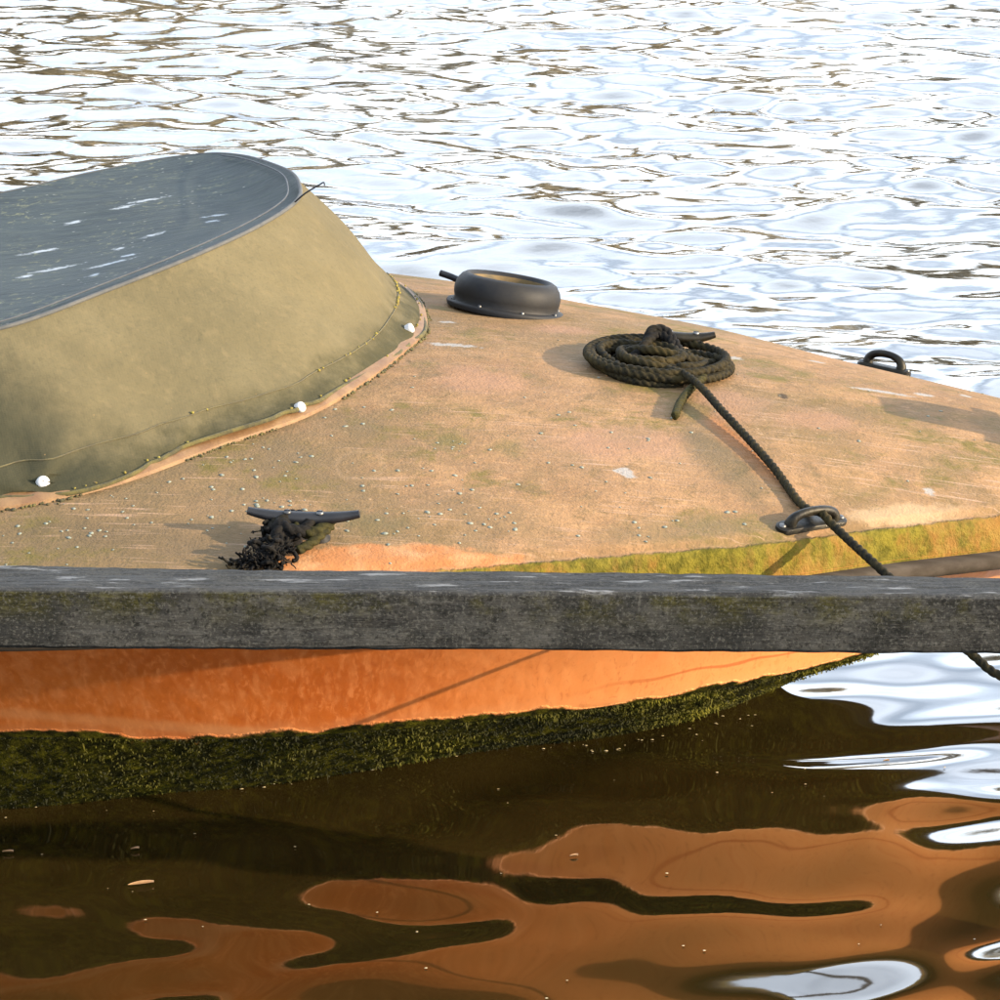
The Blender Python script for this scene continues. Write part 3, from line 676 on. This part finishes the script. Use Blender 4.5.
# orange moulding the cover is fastened to
n0 = np.array([.0, .0, .0]); rowc = []
for off, dz in ((.016, -.004), (.015, .005), (.008, .009), (-.02, .010), (-.03, -.004)):
    q = BS + outd*off; q[:, 2] = [z_deck(a[0], a[1]) + dz for a in q]; rowc.append(q)
V = np.stack(rowc, 1); mesh('coaming', V.reshape(-1, 3), grid_faces(*V.shape[:2])[:, ::-1].tolist(), M_coam, boat, auto=40)
# moss clumps in the gap under the hem
def blobs(pts, nr, size, mat, name, parent, flat=.5, kind='stuff'):
    bm = bmesh.new(); bmesh.ops.create_icosphere(bm, subdivisions=1, radius=1); bv = np.array([v.co for v in bm.verts]); bf_ = [[v.index for v in f_.verts] for f_ in bm.faces]; bm.free()
    parts = []
    for p, n in zip(pts, nr):
        s = random.uniform(*size); T = basis(p, n, (random.uniform(-1, 1), random.uniform(-1, 1), .01))
        v = bv*(1 + .35*(rng.random((len(bv), 1)) - .5))*np.array([s*random.uniform(.7, 1.4), s, s*flat]); parts.append((T(v), bf_))
    v, f = merge(parts); return mesh(name, v, f, mat, parent, kind=kind)
ii = [i for i in range(NU) if VS[i, -1, 0] > -.9 and i < NU*.56]
pts = []; nr = []
for _ in range(900):
    i = random.choice(ii); q = BS[i] + outd[i]*random.gauss(.015, .0025); q = q + (BS[i+1] - BS[i])*random.random()
    if mnoise.noise(Vector((q[0]*9, 3.3, 0))) < -.05: continue
    q[2] = z_deck(q[0], q[1]) + .001; pts.append(q); nr.append((0, -.2, 1))
blobs(pts, nr, (.0010, .0034), M_mossy, 'hem_moss', boat, .7)
pts = []; nr = []
for _ in range(70):
    q = SP[int(len(SP)*random.betavariate(4, 1.3)) % len(SP)] + rng.normal(0, .0012, 3); pts.append(q); nr.append((.3, -1, .6))
for _ in range(26):
    i = random.choice(ii); q = VS[i, -2] + outd[i]*.004; pts.append(q); nr.append((.3, -1, .6))
blobs(pts, nr, (.0012, .0030), M_ylich, 'yellow_lichen', cover, .5)
# lichen dots on the deck
pts = []; nr = []
def lich(px, py):
    q = on_deck(px, py); pts.append(q + np.array([0, 0, .0004])); nr.append(n_deck(q[0], q[1]))
cl = [(280, 505, 26, 6, 26), (350, 480, 60, 25, 30), (420, 520, 40, 18, 24), (495, 520, 22, 8, 16), (410, 530, 30, 10, 12), (450, 440, 12, 6, 8), (680, 525, 40, 10, 18), (570, 480, 90, 40, 30),
      (60, 520, 60, 15, 34), (160, 500, 60, 20, 30), (230, 525, 60, 22, 26), (60, 550, 50, 10, 14), (340, 430, 40, 25, 14), (830, 460, 120, 40, 22), (600, 400, 140, 50, 30), (900, 400, 80, 20, 10), (250, 460, 40, 12, 16)]
for cx, cy, sx, sy, n in cl:
    for _ in range(n):
        px, py = random.gauss(cx, sx), random.gauss(cy, sy)
        if py > 575 or px > 1040 or random.random() < .25: continue
        q = on_deck(px, py)
        if abs(q[1] - float(axis(q[0]))) > float(hw(q[0])) - .02: continue
        lich(px, py)
blobs(pts, nr, (.0013, .0040), M_lich, 'deck_lichen', boat, .22)
# slimy weed on the hull bottom along the waterline
def weed():
    Vw = []; Fw = []; tint = []
    def surf(x, t):
        a_, hc, z_, k_ = float(axis(x)), float(hwc(x)), float(zc(x)), float(zk(x))
        return np.array([x, a_ - hc*(1 - t), z_ + (k_ - z_)*(t**float(pbot(x))) - .010*math.exp(-((t - .22)/.05)**2)*min(1, hc/.2)])
    n = 0; tries = 0
    while n < 22000 and tries < 80000:
        tries += 1
        x = random.uniform(-1.0, .86); t = random.random()**1.2*.7 - .02
        if t < 0: t = 0
        p = surf(x, t)
        if p[2] < -.012: continue
        e1 = surf(x + .01, t) - p; e2 = surf(x, t + .02) - p; nn = np.cross(e1, e2); nn /= np.linalg.norm(nn)
        if nn[1] > 0: nn = -nn
        cl_ = mnoise.noise(Vector((x*14, t*9, 1.7)))
        ln = (.0015 + .0030*random.random())*(1 + .8*cl_)*(1 if x < .4 else .75)
        if random.random() < .015: ln *= 2.6
        dr = nn*.45 + np.array([random.gauss(0, .5), random.gauss(0, .25), random.gauss(-.25, .45)]); dr /= np.linalg.norm(dr)
        sd_ = np.cross(dr, np.array([random.gauss(0, 1), random.gauss(0, 1), random.gauss(0, 1)])); sd_ /= np.linalg.norm(sd_) + 1e-9
        w = .0008 + .0010*random.random(); b = len(Vw); tip = p + dr*ln + np.array([0, 0, -.25*ln])
        Vw += [p - sd_*w, p + sd_*w, p + dr*ln*.55 + sd_*w*.8, p + dr*ln*.55 - sd_*w*.8, tip]
        Fw += [(b, b+1, b+2, b+3), (b+3, b+2, b+4)]
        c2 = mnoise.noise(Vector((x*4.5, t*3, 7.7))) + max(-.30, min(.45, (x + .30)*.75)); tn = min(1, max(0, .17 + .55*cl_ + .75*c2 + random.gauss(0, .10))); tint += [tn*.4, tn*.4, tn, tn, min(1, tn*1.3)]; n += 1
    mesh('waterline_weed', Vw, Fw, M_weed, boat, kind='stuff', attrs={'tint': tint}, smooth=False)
weed()

# ------------------------------------------------------------------ ropes
RR = .0075
rope = empty('mooring_rope', tuple(on_deck(655, 372)), 'dark laid rope coiled on the foredeck and led through the near rope eye', 'rope')
Pc = on_deck(655, 366); cx, cy = Pc[0], Pc[1]
def dz(x, y, h): return np.array([x, y, z_deck(x, y) + h])
P = []
TURN = [(.000, .100, .128, .010), (-.010, .088, .118, .012), (.012, .096, .100, .019), (-.018, .074, .098, .023), (.008, .070, .080, .029), (-.010, .050, .060, .033), (.0, .040, .045, .036)]   # shift, half width, half depth, height
for i in range(300):
    s = i/299*(len(TURN) - 1.001); k = int(s); w = s - k; w = w*w*(3 - 2*w); q = np.array(TURN[k])*(1 - w) + np.array(TURN[k+1])*w
    th = -1.2 - s*2*np.pi
    ex = 1 + .07*math.sin(2*th + k) + .05*math.sin(3*th + 2.1*k)
    P.append(dz(cx + q[0] + q[1]*ex*math.cos(th), cy - .012 + q[2]*.78*ex*math.sin(th), q[3]*.62 + .005*math.sin(th*1.5 + k*1.3)))
v, f = tube(resample(catmull(P, 700), .0020), RR, 16, 3, .0125); coil = mesh('coil', v, f, M_rope, rope)
# loose outer turns
P = []
for i in range(150):
    s = i / 149; th = .2 - s*2*np.pi*1.75
    r = .112 - .012*s; P.append(dz(cx + .004 + r*math.cos(th)*(1.02 + .06*math.sin(2*th)), cy - .01 + r*.98*math.sin(th), .0085 + .010*abs(math.sin(th*.5 + s*2)) + .008*s))
v, f = tube(resample(catmull(P, 500), .0020), RR, 16, 3, .0125); mesh('outer_turn', v, f, M_rope, rope)
# knotted bight standing up at the back of the coil
kc = dz(cx + .002, cy + .034, .024)
P = [kc + np.array(q) for q in ((-.050, -.06, -.012), (-.028, -.035, .0), (-.012, -.01, .012), (.004, .012, .016), (.022, .004, .010), (.024, -.018, -.004), (.006, -.026, -.010), (-.012, -.012, .004), (-.006, .012, .022), (.014, .018, .022), (.032, -.002, .004), (.042, -.030, -.010), (.065, -.06, -.018))]
v, f = tube(resample(catmull(P, 260), .0020), RR*1.05, 16, 3, .0125); mesh('knot', v, f, M_fray, rope)
P = [kc + np.array(q) for q in ((-.075, -.03, -.02), (-.04, -.03, .0), (.0, -.05, .006), (.05, -.055, -.006), (.085, -.03, -.02), (.1, .02, -.032))]
v, f = tube(resample(catmull(P, 200), .0020), RR, 16, 3, .0125); mesh('cross_turn', v, f, M_rope, rope)
# standing line: coil -> eye -> under the rail -> jetty post
eye = on_deck(815, 523) + np.array([0, 0, .012])
s0 = on_deck(684, 388) + np.array([0, 0, .022])
edge = at_y(832, 524, eye[1] - .035)
q1 = at_y(889, 577, 3.58); q2 = at_y(975, 657, 3.49); q3 = at_y(1003, 677, 3.455)
POST = np.array([1.25, 3.19, .33])
line = [s0 + np.array([-.05, .06, -.004]), s0, s0*.66 + eye*.34 + np.array([0, 0, .006]), s0*.3 + eye*.7 + np.array([0, 0, .004]), eye + np.array([-.012, .02, .004]), eye + np.array([.008, -.012, .006]), edge, q1, q2, q3, POST*.5 + q3*.5 + np.array([0, 0, -.02]), POST + np.array([-.066, .02, .028])]
for k in range(15):
    a = math.pi*.9 - k*math.pi*2*1.6/14*1.0; line.append(POST + np.array([.0625*math.cos(a), .0625*math.sin(a), .0 - .0022*k + .03]))
v, f = tube(resample(catmull(line, 900), .0020), RR*.86, 16, 3, .0125); mesh('standing_line', v, f, M_rope, rope)
# short free end lying below the coil
P = [on_deck(722, 372) + np.array([0, 0, .010]), on_deck(706, 384) + np.array([0, 0, .014]), on_deck(690, 396) + np.array([0, 0, .010]), on_deck(680, 408) + np.array([0, 0, .008]), on_deck(675, 421) + np.array([0, 0, .008])]
v, f = tube(resample(catmull(P, 90), .0020), RR*.9, 16, 3, .0125); mesh('free_end', v, f, M_mossrope, rope)
# frayed stub on the cleat
fr = empty('frayed_rope', tuple(on_deck(285, 560)), 'frayed scrap of old dark rope hitched round the black cleat', 'rope')
P = []
for k in range(60):
    s = k/59; a = -1.3 + s*2*np.pi*2.2
    P.append(Tc(np.array([[-.030 + .018*s + .020*math.cos(a), .022*math.sin(a) - .006, .016 + .012*s + .004*math.sin(2*a)]]))[0])
v, f = tube(resample(catmull(P, 220), .002), .0088, 16, 3, .0125); mesh('hitch', v, f, M_fray, fr)
P = [Tc(np.array([q]))[0] for q in ((-.018, .008, .026), (-.03, -.020, .028), (-.034, -.042, .016), (-.036, -.060, .012), (-.045, -.078, .010))]
v, f = tube(resample(catmull(P, 80), .002), np.linspace(.012, .0085, 80)[:len(resample(catmull(P, 80), .002))] if False else .0105, 16, 3, .013); mesh('tail', v, f, M_fray, fr)
P = [Tc(np.array([q]))[0] for q in ((-.012, -.012, .022), (.010, -.022, .020), (.026, -.012, .022), (.034, .006, .022), (.020, .02, .014))]
v, f = tube(resample(catmull(P, 80), .002), .0088, 16, 3, .0125); mesh('mossy_turn', v, f, M_mossrope, fr)
P = [Tc(np.array([q]))[0] for q in ((-.006, -.05, .008), (.012, -.035, .012), (.026, -.018, .018), (.036, -.002, .02))]
v, f = tube(resample(catmull(P, 60), .002), .0070, 16, 3, .0125); mesh('mossy_turn', v, f, M_mossrope, fr)
parts = []
for k in range(190):
    o0 = np.array([random.gauss(-.038, .013), random.gauss(-.060, .020), .004 + .018*random.random()])
    d = np.array([random.gauss(-.5, .8), random.gauss(-.5, .8), random.gauss(.1, .5)]); d /= np.linalg.norm(d); L = random.uniform(.006, .012)
    q = [o0]; 
    for j in range(5):
        d = d + rng.normal(0, .55, 3); d /= np.linalg.norm(d); nx = q[-1] + d*L/5; nx[2] = max(.001, nx[2]); q.append(nx)
    parts.append(tube(Tc(catmull(q, 9)), np.linspace(.0012, .0006, 9), 5))
for k in range(46):      # thick unlaid yarns
    o0 = np.array([random.gauss(-.036, .010), random.gauss(-.055, .018), .006 + .014*random.random()]); q = [o0]; d = rng.normal(0, 1, 3); d[2] *= .4
    for j in range(6):
        d = d/np.linalg.norm(d) + rng.normal(0, .7, 3)*np.array([1, 1, .5]); nx = q[-1] + d/np.linalg.norm(d)*.005; nx[2] = min(.03, max(.003, nx[2])); q.append(nx)
    parts.append(tube(Tc(catmull(q, 16)), .0030, 7))
for k in range(40):
    o0 = np.array([random.gauss(-.066, .010), random.gauss(-.086, .007), .004 + .006*random.random()]); q = [o0]; d = np.array([-1., random.gauss(-.2, .5), .2])
    for j in range(5):
        d = d + rng.normal(0, .6, 3); d /= np.linalg.norm(d); nx = q[-1] + d*.005; nx[2] = max(.001, nx[2]); q.append(nx)
    parts.append(tube(Tc(catmull(q, 9)), .0015, 5))
v, f = merge(parts); mesh('loose_fibres', v, f, M_fray, fr, kind='stuff')

# ------------------------------------------------------------------ timber rail of the landing stage and its posts
rail_e = empty('timber_rail', (0, 3.19, -1.), 'long grey weathered timber rail crossing in front of the boat', 'rail')
def beam():
    NX = 520; X = np.linspace(-1.45, 1.45, NX); c = .005; sec = []; fa = []; tp = []
    w, h = .074, .0755
    def side(a, b, n): return [tuple(np.array(a)*(1-t) + np.array(b)*t) for t in np.linspace(0, 1, n)]
    S = side((0, c), (0, h - c), 9) + side((c, h), (w - c, h), 9) + side((w, h - c), (w, c), 5) + side((w - c, 0), (c, 0), 5)
    S = np.array(S); ns = len(S)
    y0 = 3.15; pts = []
    zl = at_y(0, 648.5, y0)[2]; zr_ = at_y(1000, 655.5, y0)[2]; xl, xr_ = at_y(0, 648.5, y0)[0], at_y(1000, 655.5, y0)[0]
    V = np.zeros((NX, ns, 3)); V[..., 0] = X[:, None]; V[..., 1] = y0 + S[None, :, 0]*(1.13 - .20*np.clip((X + .6)/1.2, -.3, 1.3))[:, None]; V[..., 2] = (zl + (zr_ - zl)*(X - xl)/(xr_ - xl))[:, None] + S[None, :, 1]
    fl = V.reshape(-1, 3)
    nA = np.array([mnoise.fractal(Vector((p[0]*6, p[1]*30, p[2]*30)), 1., 2., 4) for p in fl]).reshape(NX, ns)
    nB = np.array([mnoise.noise(Vector((p[0]*45, p[1]*80, p[2]*80))) for p in fl]).reshape(NX, ns)
    d = S - np.array([w/2, h/2]); d /= np.linalg.norm(d, axis=1)[:, None]
    amt = .0018*nA + .0010*nB
    V[..., 1] += amt*d[None, :, 0]; V[..., 2] += amt*d[None, :, 1]
    face = np.where(S[:, 0] < .001, np.clip((S[:, 1])/h*1.1, 0, 1), 0); topm = (S[:, 1] > h - .001).astype(float)
    F = grid_faces(NX, ns, True)[:, ::-1].tolist(); F.append(list(range(ns))); F.append(list(range((NX-1)*ns, NX*ns))[::-1])
    mesh('beam', fl if False else V.reshape(-1, 3), F, MB, rail_e, attrs={'face': np.tile(face, NX), 'top': np.tile(topm, NX)}, auto=40)
beam()
def post(x, y, r, z0, z1, name, parent, label=None):
    pr = [(r, z0), (r*1.02, 0), (r*.99, z1*.5), (r, z1 - .012), (r*.93, z1), (r*.5, z1 + .004), (0, z1 + .005)]
    v, f = lathe(pr, 28); v = v + np.array([x, y, 0]); n = len(v)
    return mesh(name, v, f, MB, parent, attrs={'face': np.full(n, .6), 'top': np.zeros(n)}, auto=40)
for x in (-1.25, 1.25): post(x, 3.19, .055, -1., .478, 'post', rail_e)

# ------------------------------------------------------------------ leaves afloat
def leaf(px, py, L, rot, label):
    p = at_z(px, py, 0.); p = at_z(px, py, water_z(p[0], p[1])); p[2] += .0025; n = 9; V = []; 
    for i in range(n):
        t = i/(n-1); w = L*.16*math.sin(math.pi*t)**.8
        V += [((t-.5)*L, -w, .002*math.sin(3*t) + .0015), ((t-.5)*L, 0, 0.0008), ((t-.5)*L, w, .002 + .002*t)]
    V = np.array(V); c_, s_ = math.cos(rot), math.sin(rot); V = np.stack([V[:, 0]*c_ - V[:, 1]*s_, V[:, 0]*s_ + V[:, 1]*c_, V[:, 2]], 1)
    o = mesh('floating_leaf', V, grid_faces(n, 3).tolist(), M_leaf, None); o.location = p
    tag(o, label, 'leaf', 'dead leaves afloat beside the hull')
leaf(141, 886, .036, .25, 'largest curled dead leaf afloat in the dark water at lower left')
leaf(8, 854, .016, 0, 'small dead leaf afloat at the left edge')
leaf(135, 851, .012, .2, 'tiny pale dead leaf afloat between the hull and the largest leaf')
leaf(574, 858, .012, .2, 'tiny dead leaf afloat under the middle of the hull')
leaf(886, 763, .010, .2, 'tiny dead leaf afloat near the bow')

# ------------------------------------------------------------------ far bank with its trees (seen only as dark streaks mirrored in the river)
def bank():
    xs_ = np.linspace(-140, 140, 90); pr = [(58, -1.2), (60, .15), (62, .9), (66, 1.4), (80, 1.9), (120, 2.5), (400, 4.0)]
    V = np.stack([np.stack([xs_, y_ + 2.5*np.sin(xs_*.05) + .8*np.sin(xs_*.21), z_ + .2*np.sin(xs_*.33 + y_)*(z_ > .5)], 1) for y_, z_ in pr], 1)
    mt = mk_simple('bank_grass', (.035, .040, .015), (.07, .065, .03), 1.2, .95, .5, .05)
    o = mesh('far_bank', V.reshape(-1, 3), grid_faces(*V.shape[:2])[:, ::-1].tolist(), mt); tag(o, kind='structure')
bank()
M_bark = mk_simple('tree_bark', (.10, .08, .06), (.16, .13, .10), 8, .9, .6, .02)
M_fol = mk_simple('bank_foliage', (.20, .175, .115), (.32, .27, .18), 1.5, .85, .2, .01)
def tree_proto(seed):
    r = np.random.default_rng(seed); parts = []; tips = []
    h = 7.0
    trunk = catmull([(0, 0, -.6), (r.normal(0, .1), r.normal(0, .1), 1.6), (r.normal(0, .25), r.normal(0, .25), 3.6), (r.normal(0, .4), r.normal(0, .4), 5.6)], 14)
    parts.append(tube(trunk, np.linspace(.24, .05, 14), 8))
    for k in range(9):
        b = trunk[4 + k]; a = k*2.4 + r.random(); L = 2.3 - .15*k
        P = catmull([b, b + np.array([math.cos(a)*L*.5, math.sin(a)*L*.5, .7]), b + np.array([math.cos(a)*L, math.sin(a)*L, 1.5])], 8)
        parts.append(tube(P, np.linspace(.08, .02, 8), 6)); tips += [P[4], P[6], P[7]]
    V = []; F = []
    for k in range(1500):
        c = tips[r.integers(len(tips))] + r.normal(0, .55, 3); d = r.normal(0, 1, 3); d /= np.linalg.norm(d); e_ = np.cross(d, r.normal(0, 1, 3)); e_ /= np.linalg.norm(e_); s_ = .16 + .20*r.random(); b = len(V)
        V += [c - d*s_, c + e_*s_*.55, c + d*s_, c - e_*s_*.55]; F.append((b, b+1, b+2, b+3))
    tv, tf = merge(parts); return (tv, tf), (np.array(V), F)
protos = []
for sd_ in (3, 5, 8):
    (tv, tf), (cv, cf) = tree_proto(sd_)
    a = bpy.data.meshes.new('trunk'); a.from_pydata(tv.tolist(), [], tf); a.materials.append(M_bark)
    b = bpy.data.meshes.new('crown'); b.from_pydata(cv.tolist(), [], cf); b.materials.append(M_fol); protos.append((a, b))
tr = np.random.default_rng(21)
for i in range(26):
    x = -44 + i*3.4 + tr.normal(0, 1.0); y = 65 + tr.normal(0, 1.2) + 2.5*math.sin(x*.05); sc = (1.34 if x < -5 else 1.22) * (.8 + .4*tr.random())
    t = empty('bank_tree', (x, y, 1.3), 'leafy tree on the far river bank, mirrored in the ripples', 'tree', 'trees along the far bank'); t.scale = (sc, sc, sc); t.rotation_euler.z = tr.random()*6.28
    for nm, me in zip(('trunk', 'crown'), protos[i % 3]):
        o = bpy.data.objects.new(nm, me); col.objects.link(o); o.parent = t

# ------------------------------------------------------------------ scum and bits drifting beside the hull, flecks for waterline glints
def flecks():
    V = []; F = []; r = np.random.default_rng(4)
    for k in range(150):
        if k < 95:  # pale flecks put in for glints along the waterline
            x = r.uniform(-.8, .42); t = np.interp(x, [-.9, -.31, .22, .45], [3.80, 3.90, 4.08, 4.19]); y = t - abs(r.normal(.008, .022))
        else: x = r.uniform(-.85, .8); y = r.uniform(2.9, 4.0)
        z = water_z(x, y) + .0018; s_ = r.uniform(.0008, .0022) * (1 if k < 95 else .8); n = 6; b = len(V)
        V += [(x + s_*1.6*math.cos(a)*r.uniform(.6, 1.2), y + s_*math.sin(a)*r.uniform(.6, 1.2), z) for a in np.linspace(0, 6.28, n, endpoint=False)] + [(x, y, z + s_*.5)]
        F += [(b + i, b + (i + 1) % n, b + n) for i in range(n)]
    mt = mk_simple('scum_and_glints', (.16, .13, .07), (.34, .28, .17), 80, .5, .2, .001)
    o = mesh('floating_flecks', np.array(V), F, mt, None); tag(o, 'pale flecks of scum, and flecks standing for glints, scattered on the water along the hull', 'scum', kind='stuff')
flecks()
